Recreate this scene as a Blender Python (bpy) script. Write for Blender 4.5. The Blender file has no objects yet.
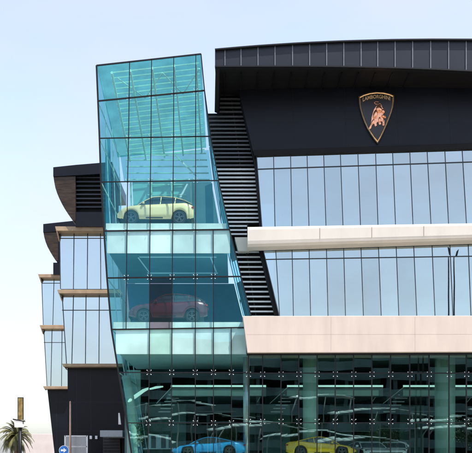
import bpy, bmesh, math, random
from mathutils import Vector, Matrix
random.seed(7)
R = math.radians
S = bpy.context.scene
C = S.collection

# ------------------------------------------------------------------ camera
FPX, CX, HY, EYE = 900.0, 236.0, 456.0, 1.7
cam = bpy.data.cameras.new('camera'); co = bpy.data.objects.new('camera', cam); C.objects.link(co)
co.location = (0, 0, EYE); co.rotation_euler = (R(90), 0, 0)
cam.sensor_width = 36; cam.lens = 36*FPX/472.0
cam.shift_y = (HY-226.5)/472.0
cam.clip_end = 5000; cam.clip_start = 0.1
S.camera = co
# ------------------------------------------------------------------ light
SUN_EL, SUN_AZ = 58.0, 52.0      # azimuth: degrees to the right of straight behind the camera
w = bpy.data.worlds.new('World'); S.world = w; w.use_nodes = True
nt = w.node_tree; bg = nt.nodes['Background']
sky = nt.nodes.new('ShaderNodeTexSky'); sky.sky_type = 'NISHITA'; sky.sun_disc = False
sky.sun_elevation = R(SUN_EL); sky.sun_rotation = R(180-SUN_AZ)
sky.dust_density = 2.4; sky.air_density = 1.0; sky.ozone_density = 1.0
tcw = nt.nodes.new('ShaderNodeTexCoord'); mpw = nt.nodes.new('ShaderNodeMapping'); mpw.inputs['Scale'].default_value = (1, 1, 2.6)
nzw = nt.nodes.new('ShaderNodeTexNoise'); nzw.inputs['Scale'].default_value = 2.2; nzw.inputs['Detail'].default_value = 8; nzw.inputs['Roughness'].default_value = .55
rpw = nt.nodes.new('ShaderNodeValToRGB'); rpw.color_ramp.elements[0].position = .36; rpw.color_ramp.elements[0].color = (.22, .22, .22, 1); rpw.color_ramp.elements[1].position = .66; rpw.color_ramp.elements[1].color = (.72, .72, .72, 1)
mxw = nt.nodes.new('ShaderNodeMixRGB'); mxw.inputs[2].default_value = (2.16, 2.08, 2.42, 1)      # thin high haze over the blue
nt.links.new(tcw.outputs['Generated'], mpw.inputs[0]); nt.links.new(mpw.outputs[0], nzw.inputs[0]); nt.links.new(nzw.outputs[0], rpw.inputs[0])
nt.links.new(rpw.outputs[0], mxw.inputs[0]); nt.links.new(sky.outputs[0], mxw.inputs[1]); nt.links.new(mxw.outputs[0], bg.inputs[0]); bg.inputs[1].default_value = 0.15
sl = bpy.data.lights.new('sun', 'SUN'); sl.energy = 3.0; sl.angle = R(0.5); sl.color = (1, .94, .86)
so = bpy.data.objects.new('sun', sl); C.objects.link(so)
sd = Vector((-math.sin(R(SUN_AZ))*math.cos(R(SUN_EL)), math.cos(R(SUN_AZ))*math.cos(R(SUN_EL)), -math.sin(R(SUN_EL))))
so.rotation_euler = sd.to_track_quat('-Z', 'Y').to_euler(); so.location = (20, -30, 60)
S.view_settings.view_transform = 'Standard'; S.view_settings.look = 'None'
S.view_settings.gamma = 1; S.view_settings.exposure = 1.45
S.view_settings.use_curve_mapping = False
S.cycles.max_bounces = 14; S.cycles.transparent_max_bounces = 24
S.cycles.glossy_bounces = 6

# ------------------------------------------------------------------ helpers
def P(px, py, Y): return Vector(((px-CX)/FPX*Y, Y, EYE+(HY-py)/FPX*Y))
def PL(px, py, Y0, k=0.0, m=0.0, zr=0.0):
    """point of the plane y = Y0 + kX + m(Z-zr) seen at a photo position"""
    u = (px-CX)/FPX; v = (HY-py)/FPX
    t = (Y0+m*(EYE-zr))/(1-k*u-m*v)
    return Vector((u*t, t, EYE+v*t))
def lerp(a, b, t): return a+(b-a)*t
def interp(tab, x):
    if x <= tab[0][0]: return tab[0][1]
    for (a, fa), (b, fb) in zip(tab, tab[1:]):
        if x <= b: return lerp(fa, fb, (x-a)/(b-a))
    return tab[-1][1]

class MB:
    def __init__(s): s.v = []; s.f = []; s.sm = []
    def face(s, pts, smooth=False):
        n = len(s.v); s.v += [Vector(p) for p in pts]; s.f.append(tuple(range(n, n+len(pts)))); s.sm.append(smooth); return s
    def prism(s, pts, d):
        pts = [Vector(p) for p in pts]; d = Vector(d); n = len(s.v); k = len(pts)
        s.v += pts+[p+d for p in pts]
        s.f.append(tuple(range(n, n+k))); s.f.append(tuple(range(n+2*k-1, n+k-1, -1))); s.sm += [False, False]
        for i in range(k):
            j = (i+1) % k; s.f.append((n+i, n+k+i, n+k+j, n+j)); s.sm.append(False)
        return s
    def box(s, x0, x1, y0, y1, z0, z1):
        return s.prism([(x0, y0, z0), (x1, y0, z0), (x1, y0, z1), (x0, y0, z1)], (0, y1-y0, 0))
    def bar(s, p, q, w=.06, d=.1, up=(0, 1, 0)):
        p, q = Vector(p), Vector(q); t = (q-p).normalized(); u = Vector(up)
        a = t.cross(u)
        if a.length < 1e-4: a = t.cross(Vector((1, 0, 0)))
        a.normalize(); b = a.cross(t).normalized()
        a = a*w/2; b = b*d/2
        return s.prism([p-a-b, p+a-b, p+a+b, p-a+b], q-p)
    def tube(s, pts, r, n=10, cap=True):
        pts = [Vector(p) for p in pts]; rs = r if isinstance(r, (list, tuple)) else [r]*len(pts)
        base = len(s.v); prev = None
        for i, p in enumerate(pts):
            t = (pts[min(i+1, len(pts)-1)]-pts[max(i-1, 0)]).normalized()
            a = prev if prev is not None else (Vector((1, 0, 0)) if abs(t.x) < .8 else Vector((0, 0, 1)))
            a = (a-t*a.dot(t)).normalized(); b = t.cross(a); prev = a
            for k in range(n):
                an = 2*math.pi*k/n; s.v.append(p+(a*math.cos(an)+b*math.sin(an))*rs[i])
        for i in range(len(pts)-1):
            for k in range(n):
                j = (k+1) % n; o = base+i*n
                s.f.append((o+k, o+j, o+n+j, o+n+k)); s.sm.append(True)
        if cap:
            s.f.append(tuple(base+k for k in range(n-1, -1, -1))); s.f.append(tuple(base+(len(pts)-1)*n+k for k in range(n))); s.sm += [False, False]
        return s
    def build(s, name, mat, parent=None, bevel=0, loc=None):
        me = bpy.data.meshes.new(name); me.from_pydata([tuple(p) for p in s.v], [], s.f)
        for p, q in zip(me.polygons, s.sm): p.use_smooth = q
        bm = bmesh.new(); bm.from_mesh(me); bmesh.ops.recalc_face_normals(bm, faces=bm.faces); bm.to_mesh(me); bm.free()
        me.materials.append(mat); o = bpy.data.objects.new(name, me); C.objects.link(o)
        if parent: 
            o.parent = parent
            rt = parent
            off = Vector((0, 0, 0))
            while rt: 
                off += rt.location; rt = rt.parent
            if loc is None and off.length > 0 and not s.local:
                me.transform(Matrix.Translation(-off))
        if bevel:
            m = o.modifiers.new('bevel', 'BEVEL'); m.width = bevel; m.segments = 2; m.limit_method = 'ANGLE'
        return o
    local = False
def LM():
    m = MB(); m.local = True; return m
def tag(o, label, cat, group=None, kind=None):
    if label: o['label'] = label
    if cat: o['category'] = cat
    if group: o['group'] = group
    if kind: o['kind'] = kind
    return o
def thing(name, label, cat, loc=(0, 0, 0), rz=0, group=None):
    o = bpy.data.objects.new(name, None); C.objects.link(o); o.location = loc; o.rotation_euler.z = rz
    o.empty_display_size = .3
    return tag(o, label, cat, group)
def copy_tree(o, parent=None):
    c = o.copy(); C.objects.link(c); c.parent = parent
    for ch in list(o.children): copy_tree(ch, c)
    return c

# ------------------------------------------------------------------ materials
def mat(name, col, rough=.6, metal=0, noise=.12, scale=3.0, bump=0, spec=.5, coat=0, stretch=None):
    m = bpy.data.materials.new(name); m.use_nodes = True; n = m.node_tree; b = n.nodes['Principled BSDF']
    b.inputs['Roughness'].default_value = rough; b.inputs['Metallic'].default_value = metal
    b.inputs['Specular IOR Level'].default_value = spec; b.inputs['Coat Weight'].default_value = coat
    tc = n.nodes.new('ShaderNodeTexCoord'); nz = n.nodes.new('ShaderNodeTexNoise'); nz.inputs['Scale'].default_value = scale
    nz.inputs['Detail'].default_value = 6
    if stretch:
        mp = n.nodes.new('ShaderNodeMapping'); mp.inputs['Scale'].default_value = stretch
        n.links.new(tc.outputs['Object'], mp.inputs[0]); n.links.new(mp.outputs[0], nz.inputs[0])
    else: n.links.new(tc.outputs['Object'], nz.inputs[0])
    cr = n.nodes.new('ShaderNodeValToRGB'); cr.color_ramp.elements[0].position = .3; cr.color_ramp.elements[1].position = .7
    cr.color_ramp.elements[0].color = tuple(c*(1-noise) for c in col)+(1,)
    cr.color_ramp.elements[1].color = tuple(min(1, c*(1+noise)) for c in col)+(1,)
    n.links.new(nz.outputs['Fac'], cr.inputs[0]); n.links.new(cr.outputs[0], b.inputs['Base Color'])
    if bump:
        bp = n.nodes.new('ShaderNodeBump'); bp.inputs['Strength'].default_value = bump; bp.inputs['Distance'].default_value = .02
        n.links.new(nz.outputs['Fac'], bp.inputs['Height']); n.links.new(bp.outputs[0], b.inputs['Normal'])
    return m
def glass(name, T, Rc, fac, rough=.0, wav=.004, fres=True, var=.07):
    """coated architectural glass: tinted see-through part plus a mirror part, with slight waviness"""
    m = bpy.data.materials.new(name); m.use_nodes = True; n = m.node_tree; n.nodes.clear()
    o = n.nodes.new('ShaderNodeOutputMaterial'); mx = n.nodes.new('ShaderNodeMixShader')
    t = n.nodes.new('ShaderNodeBsdfTransparent'); t.inputs[0].default_value = (*T, 1)
    tcd = n.nodes.new('ShaderNodeTexCoord'); nzd = n.nodes.new('ShaderNodeTexNoise'); nzd.inputs['Scale'].default_value = .9; nzd.inputs['Detail'].default_value = 5
    crd = n.nodes.new('ShaderNodeValToRGB'); crd.color_ramp.elements[0].position = .35; crd.color_ramp.elements[1].position = .68
    crd.color_ramp.elements[0].color = (*[c*(1-var) for c in T], 1); crd.color_ramp.elements[1].color = (*[min(1, c*(1+var*.6)) for c in T], 1)
    n.links.new(tcd.outputs['Object'], nzd.inputs[0]); n.links.new(nzd.outputs['Fac'], crd.inputs[0]); n.links.new(crd.outputs[0], t.inputs[0])
    g = n.nodes.new('ShaderNodeBsdfGlossy'); g.inputs['Color'].default_value = (*Rc, 1); g.inputs['Roughness'].default_value = rough
    lw = n.nodes.new('ShaderNodeLayerWeight'); lw.inputs[0].default_value = .5      # Schlick term, same from both sides of the pane
    pw = n.nodes.new('ShaderNodeMath'); pw.operation = 'POWER'; pw.inputs[1].default_value = 5; n.links.new(lw.outputs['Facing'], pw.inputs[0])
    fr = n.nodes.new('ShaderNodeMath'); fr.operation = 'MULTIPLY_ADD'; fr.inputs[1].default_value = .95; fr.inputs[2].default_value = .04; n.links.new(pw.outputs[0], fr.inputs[0])
    ad = n.nodes.new('ShaderNodeMath'); ad.operation = 'ADD'; ad.use_clamp = True; ad.inputs[1].default_value = fac
    tc = n.nodes.new('ShaderNodeTexCoord'); nz = n.nodes.new('ShaderNodeTexNoise'); nz.inputs['Scale'].default_value = .55; nz.inputs['Detail'].default_value = 1
    bp = n.nodes.new('ShaderNodeBump'); bp.inputs['Strength'].default_value = 1; bp.inputs['Distance'].default_value = wav
    n.links.new(tc.outputs['Object'], nz.inputs[0]); n.links.new(nz.outputs['Fac'], bp.inputs['Height'])
    n.links.new(bp.outputs[0], g.inputs['Normal'])
    ad.inputs[0].default_value = .04
    if fres: n.links.new(fr.outputs[0], ad.inputs[0])
    n.links.new(ad.outputs[0], mx.inputs[0])
    n.links.new(t.outputs[0], mx.inputs[1]); n.links.new(g.outputs[0], mx.inputs[2]); n.links.new(mx.outputs[0], o.inputs[0])
    return m
def emis(name, col, st):
    m = bpy.data.materials.new(name); m.use_nodes = True; b = m.node_tree.nodes['Principled BSDF']
    b.inputs['Base Color'].default_value = (*col, 1); b.inputs['Emission Color'].default_value = (*col, 1); b.inputs['Emission Strength'].default_value = st
    return m
M = dict(
    cladding=mat('charcoal_cladding', (.004, .0052, .0095), .36, 0, .25, .6, spec=.2),
    fascia=mat('graphite_fascia', (.011, .014, .022), .38, .1, .15, .5, spec=.32),
    soffit=mat('black_soffit', (.004, .004, .005), .6, 0, .2, 1, spec=.2),
    brownsoffit=mat('bronze_soffit', (.035, .022, .014), .32, .5, .5, 1.2, stretch=(1, 1, 6)),
    seam=mat('seam_metal', (.13, .14, .16), .4, .5),
    frame=mat('black_frame', (.006, .007, .009), .45, .1, spec=.25),
    jointf=mat('joint_gasket', (.028, .036, .048), .5, .1, spec=.3),
    white=mat('white_panel', (.50, .475, .43), .5, 0, .06, .8, stretch=(1.5, 1, .4)),
    pink=mat('cream_stone', (.44, .378, .335), .55, 0, .07, .9, bump=.05, stretch=(1.6, 1, .35)),
    tan=mat('tan_ledge', (.30, .215, .135), .5, .1, .15, 2),
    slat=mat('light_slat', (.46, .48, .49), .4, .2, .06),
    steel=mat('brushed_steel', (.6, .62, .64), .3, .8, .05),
    shadedslat=mat('shaded_slat', (.07, .075, .085), .5, .2, .1),  # shade under the roof put into the upper slats' colour
    disc=mat('fitting_disc', (.55, .60, .60), .35, .2, .03),
    slab=mat('pale_slab', (.72, .80, .78), .6, 0, .05),
    spandrel=mat('pale_spandrel', (.90, .90, .90), .6, 0, .03, .7),
    teal=mat('teal_steelwork', (.58, .74, .72), .5, .1, .1),
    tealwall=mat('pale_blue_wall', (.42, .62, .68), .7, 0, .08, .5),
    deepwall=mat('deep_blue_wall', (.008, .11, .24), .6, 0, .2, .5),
    ceil=mat('blue_ceiling', (.07, .27, .38), .7, 0, .1, .5),
    darkint=mat('dark_interior', (.09, .16, .155), .6, 0, .5, .25),
    greencol=mat('green_column', (.32, .50, .45), .45, 0, .15, .5),
    floor=mat('polished_floor', (.16, .20, .20), .15, 0, .1, .3),
    concrete=mat('concrete', (.30, .29, .27), .85, 0, .15, 1, bump=.2),
    asphalt=mat('asphalt', (.05, .05, .052), .9, 0, .3, 6, bump=.3),
    paving=mat('sand_paving', (.36, .32, .26), .85, 0, .15, 2, bump=.2),
    marking=mat('road_paint', (.75, .75, .72), .6),
    sandwall=mat('pale_render', (.46, .42, .41), .8, 0, .08, .8),
    copper=mat('copper_relief', (.80, .38, .22), .22, .9, .15, 8),
    gold=mat('gold_rim', (.85, .55, .28), .3, .8, .1, 5),
    crest=mat('crest_black', (.012, .010, .012), .3, .1),
    rubber=mat('tyre_rubber', (.015, .015, .016), .8),
    rim=mat('rim_alloy', (.16, .165, .175), .35, .8),
    carglass=mat('car_glass', (.015, .035, .05), .05, 0, .1, 1, spec=.8),
    trim=mat('car_trim', (.02, .02, .022), .5),
    lampglass=mat('headlight_glass', (.7, .75, .78), .1, .3),
    red_light=mat('tail_light', (.4, .02, .02), .2),
    leaf=mat('palm_leaf', (.10, .10, .030), .6, 0, .4, 2),
    drypalm=mat('palm_bark', (.16, .10, .055), .9, 0, .3, 8, bump=.5),
    greenleaf=mat('leaf_green', (.035, .085, .03), .6, 0, .4, 2),
    pole=mat('copper_pole', (.55, .33, .24), .4, .3),
    mesh=mat('gate_grey', (.36, .38, .40), .6, .2, .1, 10),
    blue=mat('sign_blue', (.01, .14, .50), .4),
    signwhite=mat('sign_white', (.8, .8, .8), .5),
    pot=mat('pot_blue', (.02, .10, .16), .5),
    poster=mat('poster_dark', (.06, .09, .09), .4, 0, .4, 1),
    desk=mat('desk_white', (.62, .70, .68), .4),
    solar=mat('bronze_panel', (.20, .14, .045), .35, .4, .6, 4),
    strip=emis('cove_light', (.60, .90, .82), .36),
    ceillight=emis('ceiling_light', (.3, .6, .7), .12),
)
M['mirror'] = glass('reflective_glazing', (.10, .16, .22), (.49, .575, .60), .74, .015, .002)
M['mirror_grey'] = glass('pale_reflective_glazing', (.12, .16, .2), (.54, .61, .62), .80, .03, .002)
TV = [glass('cyan_tower_glass', (.72*k, .885*k, .87*k), (.12, .46, .54), f, .0, .003) for k, f in ((1, .09), (.94, .12), (.97, .07), (.90, .10), (1.03, .10))]
M['tower_glass'] = TV[0]
MV = [glass('reflective_glazing', (.10, .16, .22), (.50*k, .60*k, .605*k), .74, .015, .002) for k in (1, .95, 1.04, .98, .91)]
M['clear_pane'] = glass('clear_glass_pane', (.44, .40, .44), (.3, .5, .5), .0, .0, .003)
M['green_pane'] = glass('green_glass_pane', (.62, .80, .76), (.2, .5, .45), .08, .0, .003)
M['side_glass'] = glass('pale_side_glass', (.50, .84, .92), (.50, .85, .95), .25, .0, .003)
M['roof_glass'] = glass('teal_roof_glass', (.23, .58, .50), (.3, .8, .8), .0, .0, .003, False, .22)
M['left_glass'] = glass('tower_flank_glass', (.36, .64, .68), (.3, .6, .7), .0, .0, .003, False)
M['ground_glass'] = glass('green_ground_glass', (.62, .82, .78), (.50, .80, .80), .22, .0, .0022)

# ------------------------------------------------------------------ ground
def sheet(name, x0, x1, y0, y1, z, m, t=0):
    mb = MB()
    if t: mb.box(x0, x1, y0, y1, z-t, z)
    else: mb.face([(x0, y0, z), (x1, y0, z), (x1, y1, z), (x0, y1, z)])
    o = mb.build(name, m); o['kind'] = 'structure'; return o
sheet('ground', -1500, 1500, -1500, 2500, 0, M['paving'])
sheet('road', -400, 400, 14, 34, .004, M['asphalt'])
sheet('road', -400, 400, -30, -8, .004, M['asphalt'])
for x in range(-60, 60, 8): pass
mk = MB()
for x in range(-80, 80, 8): mk.face([(x, 23.9, .008), (x+3.5, 23.9, .008), (x+3.5, 24.1, .008), (x, 24.1, .008)])
o = mk.build('road_marking', M['marking']); o['kind'] = 'structure'
sheet('kerb', -400, 400, 34, 34.3, .13, M['concrete'], .13)
sheet('pavement', -400, 400, 34.3, 46, .12, M['paving'], .12)

# ================================================================== SHOWROOM BUILDING
bld = thing('showroom_building', 'large dark showroom with an overhanging charcoal roof, pale blue glazing and cream bands', 'building', (8, 60, 0))
K = -0.09
YB = 58.0
XR = 26.0
FLOOR = 1.25
# --- tower side lines (used by the louvres too)
rowsL = [(96.5, 65.5), (98, 101), (99.5, 138.3), (101, 182), (104, 231), (107, 278), (111.5, 329.5), (118.5, 372.5), (127, 423), (134, 470)]
rowsR = [(201, 54), (204.5, 90.5), (210.5, 136.3), (218.5, 180.5), (229.5, 229.5), (241, 276.5), (254, 327.5)]
YT = 56.0
YTB = 66.0
def tower_right_x(z):
    tab = sorted([(P(x, y, YT).z, P(x, y, YT).x) for x, y in rowsR]); return interp(tab, z)
def tower_left_x(z):
    tab = sorted([(P(x, y, YT).z, P(x, y, YT).x) for x, y in rowsL]); return interp(tab, z)

# --- curtain wall tiers
def tier(xs_top, xs_bot, ytop, ytr, ybot, plane, panemat, framew=.05):
    """ytop,ytr,ybot: functions of px. children panes under the grid of mullions"""
    g = MB(); panes = []
    def pt(t, row, off=0):
        # column i, row fraction by y
        return None
    n = len(xs_top)
    def q(i, y):
        yt, yb = ytop(xs_top[i]), ybot(xs_bot[i])
        f = (y-yt)/(yb-yt); x = lerp(xs_top[i], xs_bot[i], f)
        return plane(x, y)
    for i in range(n):
        a, b = q(i, ytop(xs_top[i])), q(i, ybot(xs_bot[i]))
        g.bar(a+Vector((0, -.01, 0)), b+Vector((0, -.01, 0)), framew, .05)
    for i in range(n-1):
        a, b = q(i, ytr(xs_top[i])), q(i+1, ytr(xs_top[i+1]))
        g.bar(a+Vector((0, -.025, 0)), b+Vector((0, -.025, 0)), framew*1.1, .05)
    fr = g.build('curtain_wall_frame', M['jointf'], bld)
    for i in range(n-1):
        for (ya, yb) in ((ytop, ytr), (ytr, ybot)):
            a = q(i, ya(xs_top[i])); b = q(i+1, ya(xs_top[i+1])); c = q(i+1, yb(xs_top[i+1] if yb is ytr else xs_bot[i+1])); d = q(i, yb(xs_top[i] if yb is ytr else xs_bot[i]))
            jx = random.uniform(-.003, .003); jz = random.uniform(-.003, .003)
            m = MB(); m.face([a+Vector((0, -jx-jz, 0)), b+Vector((0, jx-jz, 0)), c+Vector((0, jx+jz, 0)), d+Vector((0, -jx+jz, 0))]); m.build('pane', random.choice(MV+MV[:3]), fr)
    return fr
LEAN = 0.0
zf = PL(300, 226, YB, K).z
plU = lambda x, y: PL(x, y, YB, K, LEAN, zf)
plL = lambda x, y: PL(x, y, YB, K)
ut = [256.5, 273.5, 290.5, 307, 323.6, 340.3, 357.8, 375.5, 392.5, 409.7, 427, 444.7, 462, 480, 498, 516, 534, 552]
ub = [262, 275, 292, 309, 326, 343, 360.5, 378, 395.5, 413, 431, 448.6, 466.5, 484.5, 502.5, 520.5, 538.5, 556.5]
l1 = lambda x: 155.6-.032*(x-256)
tier(ut, ub, l1, lambda x: 169.3-.034*(x-256), lambda x: 228-.014*(x-256), plU, M['mirror'])
lt = [262.5, 275.5, 292, 309, 326.3, 343.5, 360.8, 378.3, 396, 413.5, 431.8, 449.7, 468, 486, 504, 522, 540, 558]
lb = [279.5, 279.6, 293.4, 310.6, 328, 345.5, 363.4, 381.2, 398.8, 416.8, 435, 453, 471, 489, 507, 525, 543, 561]
tier(lt, lb, lambda x: 247.2-.030*(x-262), lambda x: 259.5-.0155*(x-262), lambda x: 317.0, plL, M['mirror'])
# interior mass behind the glass
m = MB(); 
za, zb = 9.0, 26.0
m.prism([(3.6, 60.2, 9.0), (XR, 58.2, 9.0), (XR, 86, 9.0), (3.6, 86, 9.0)], (0, 0, 16.6)); m.build('inner_wall', M['darkint'], bld)
# --- dark upper wall
wl = lambda x, y: PL(x, y, YB-.16, K)
def wq(x, y): return wl(x, y)
dw = MB(); dw.prism([wq(235, 75), wq(560, 62), wq(560, l1(560)-2.2), wq(253.5, 153.2)], (0, .4, 0)); dw.v = dw.v
dw.build('upper_wall', M['cladding'], bld)
st = MB(); st.prism([wq(252.5, 150.4)+Vector((0, -.05, 0)), wq(560, l1(560)-5.2)+Vector((0, -.05, 0)), wq(560, l1(560)+.2)+Vector((0, -.05, 0)), wq(254.5, 155.8)+Vector((0, -.05, 0))], (0, .8, 0)); st.build('wall_base_trim', M['soffit'], bld, .02)
# fine panel joints on upper wall
jt = MB()
for x in range(292, 560, 52): jt.bar(wq(x, 84)+Vector((0, -.005, 0)), wq(x+3, l1(x)-5)+Vector((0, -.005, 0)), .03, .02)
jt.build('wall_joint', M['frame'], bld)
# --- roof
YR = 54.4
ftop = [(215, 50.6), (240, 48.4), (260, 46.8), (300, 44.2), (340, 42.4), (390, 41.0), (430, 40.6), (472, 40.7), (520, 41.3), (600, 43)]
fbot = [(215, 67.4), (300, 67.2), (340, 67.6), (380, 68.4), (420, 69.6), (472, 72), (520, 75), (600, 81)]
seams = [215, 225, 241, 258, 275, 292.5, 309.6, 326.6, 343.7, 361, 377.6, 395, 412.5, 430.5, 448.5, 466, 484, 502, 520, 538, 556]
def rp(x, y, off=0): p = PL(x, y, YR, -.02); p.y += off; return p
fs = MB()
for a, b in zip(seams, seams[1:]):
    fs.prism([rp(a, interp(ftop, a)), rp(b, interp(ftop, b)), rp(b, interp(fbot, b)), rp(a, interp(fbot, a))], (0, .25, 0))
fas = fs.build('roof_fascia', M['fascia'], bld)
for a in seams[1:]:
    m = MB(); m.bar(rp(a, interp(ftop, a)+.3, -.02), rp(a, interp(fbot, a)-.3, -.02), .05, .06); m.build('fascia_seam', M['seam'], fas)
for tab, off in ((ftop, -.05), (fbot, -.04)):
    m = MB()
    for a, b in zip(seams, seams[1:]): m.bar(rp(a, interp(tab, a), off), rp(b, interp(tab, b), off), .08, .3)
    m.build('fascia_edge', M['frame'], fas)
# roof deck & soffit
rd = MB()
for a, b in zip(seams, seams[1:]):
    A, B = rp(a, interp(ftop, a), .25), rp(b, interp(ftop, b), .25); D = Vector((0, 34, 0))
    rd.face([A, B, B+D, A+D])
    A, B = rp(a, interp(fbot, a)-.6, .25), rp(b, interp(fbot, b)-.6, .25)
    rd.face([A, B, B+Vector((0, 7, 0)), A+Vector((0, 7, 0))])
A = rp(215, interp(ftop, 215), .25); B = rp(215, interp(fbot, 215)-.6, .25)
rd.face([A, B, B+Vector((0, 7, 0)), A+Vector((0, 7, 0))])
roof = rd.build('roof', M['soffit'], bld)
m = MB()
for i, x in enumerate(range(216, 560, 17)):
    a = rp(x+8, 68.2, .6); m.bar(a+Vector((0, 0, -.03)), a+Vector((0, 5, -.03)), .05, .05, (0, 0, 1))
m.build('soffit_rib', M['cladding'], bld)
# --- wall behind the louvres (recess) and the louvres
YL = 58.7
def lp(x, y, Y=YL+.9): return P(x, y, Y)
bw = MB()
pts = []
ysL = [113.5, 136, 160, 180, 205, 230, 255, 276, 300, 330]
for y in ysL:
    z = P(0, y, YL+.9).z; pts.append(Vector((tower_right_x(z)+.06, YL+.9, z)))
right = [lp(285, 330), lp(262, 247), lp(257, 160), lp(244, 104), lp(244, 66), lp(217, 66), lp(217, 113.4)]
bw.prism(pts+right, (0, .4, 0)); bw.build('recess_wall', M['soffit'], bld)
m = MB(); a = lp(217, 66, 57.5); 
m.prism([rp(215.3, 66.6, .3), rp(215.3, 66.6, 4.9), P(216.5, 113, 59.2), P(214.6, 112, 57.9)], (.25, 0, 0)); m.build('roof_cheek', M['soffit'], bld)
def xr1(y): return interp([(104, 243), (153, 255.5), (158, 257), (247, 262), (248, 262.2), (316, 279)], y)
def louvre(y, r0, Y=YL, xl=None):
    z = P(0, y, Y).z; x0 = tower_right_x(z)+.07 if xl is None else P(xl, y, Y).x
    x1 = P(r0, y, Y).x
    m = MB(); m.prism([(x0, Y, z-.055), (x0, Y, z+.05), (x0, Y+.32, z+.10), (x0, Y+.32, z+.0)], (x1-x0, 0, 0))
    m.build('louvre', M['slat'] if y > 167 else M['shadedslat'], bld)  # upper slats take the colour with roof shade painted in
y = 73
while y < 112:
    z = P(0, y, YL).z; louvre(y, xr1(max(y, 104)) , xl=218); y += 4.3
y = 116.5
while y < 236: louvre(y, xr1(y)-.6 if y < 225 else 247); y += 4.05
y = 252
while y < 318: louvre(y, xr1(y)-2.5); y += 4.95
# louvre uprights
m = MB()
for (xa, ya, xb, yb) in ((228, 70, 249, 236), (243.5, 104, 257.6, 153), (257.6, 153, 261.6, 228), (246, 249, 256, 316), ):
    m.bar(P(xa, ya, YL+.2), P(xb, yb, YL+.2), .07, .1)
m.build('louvre_post', M['frame'], bld)
m = MB()   # stepped dark return beside the lower louvres
m.prism([P(258.5, 249, YL-.25), P(262.3, 247.4, YL-.25), P(279.4, 316, YL-.25), P(274.5, 316, YL-.25)], (0, .8, 0)); m.build('return_trim', M['frame'], bld)
m = MB(); m.prism([P(240, 100, 58.2), P(244, 100, 58.2), P(257.3, 155, 58.2), P(257.3, 170, 58.2), P(262, 229, 58.2), P(259.6, 229, 58.2), P(254.5, 165, 58.2)], (0, .8, 0)); m.build('return_trim', M['frame'], bld)
# --- white band (fin)
def fin_profile(px, off, prof, yt, yb):
    pts = []
    for (o_, f) in prof: 
        y = lerp(yt, yb, f); p = PL(px, y, YB-off, K); p.y += o_; pts.append(p)
    return pts
prof = [(1.0, -.0), (.12, 0), (.03, .06), (0, .16), (0, .72), (.04, .88), (.2, 1.0), (1.0, 1.06)]
A = fin_profile(247.6, 1.1, prof, 226.6, 246.3); B = fin_profile(560, 1.1, prof, 221.4, 236.5)
m = MB(); n = len(A)
for i in range(n):
    j = (i+1) % n; m.face([A[i], B[i], B[j], A[j]])
m.face(A); m.face(B[::-1]); m.build('cornice_band', M['white'], bld, .01)
for x in (320, 372, 424): 
    m = MB(); a = PL(x, 226.6-.0165*(x-247.6)+2, YB-1.115, K); b = PL(x, 246.3-.031*(x-247.6)-5, YB-1.115, K); m.bar(a, b, .015, .01); m.build('band_joint', M['tan'], bld)
m = MB(); m.prism([P(234.5, 237.2, 58.3), P(249, 237.2, 58.3), P(249, 251, 58.3), P(238, 251, 58.3)], (0, .9, 0)); m.build('band_return', M['white'], bld, .02)
# shadow gap under the white band
m = MB(); m.prism([plL(262, 246.6)+Vector((0, -.1, 0)), plL(560, 237.6)+Vector((0, -.1, 0)), plL(560, 239.8)+Vector((0, -.1, 0)), plL(262, 248.6)+Vector((0, -.1, 0))], (0, .3, 0)); m.build('head_trim', M['frame'], bld)
# --- cream band
YP = 55.35
m = MB(); m.prism([P(242.6, 316, YP), P(600, 315.4, YP), P(600, 351.6, YP), P(247.4, 352.8, YP)], (0, 3.2, 0)); m.build('cream_band', M['pink'], bld, .03)
for x in (331, 415): m = MB(); m.bar(P(x, 317, YP-.004), P(x, 351, YP-.004), .005, .004); m.build('band_joint', M['tan'], bld)
m = MB(); m.bar(P(247, 334.5, YP-.004), P(600, 334, YP-.004), .006, .004)
m.build('band_joint', M['pink'], bld)
m = MB(); m.prism([P(246.8, 352.9, 55.7), P(600, 351.8, 55.7), P(600, 354.4, 55.7), P(246.8, 355, 55.7)], (0, .5, 0)); m.build('head_trim', M['frame'], bld)
# --- building envelope sides / floors
m = MB(); m.box(-8.2, XR, 56.3, 92, 0, FLOOR); m.build('podium', M['concrete'], bld)
m = MB(); m.box(-7.6, XR-.3, 56.35, 91.8, FLOOR, FLOOR+.02); m.build('showroom_floor', M['floor'], bld)
m = MB(); m.box(-8.0, XR, 66.25, 92, 8.35, 8.9); m.box(.75, XR, 56.6, 66.24, 8.35, 8.9); m.build('first_floor_slab', M['darkint'], bld)
m = MB(); m.box(-8.0, XR, 92, 92.4, 0, 8.9); m.box(XR, XR+.3, 56.6, 92.4, 0, 26); m.box(-8.2, -8.0, 66.3, 92.4, 0, 8.9); m.build('rear_wall', M['darkint'], bld)
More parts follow.
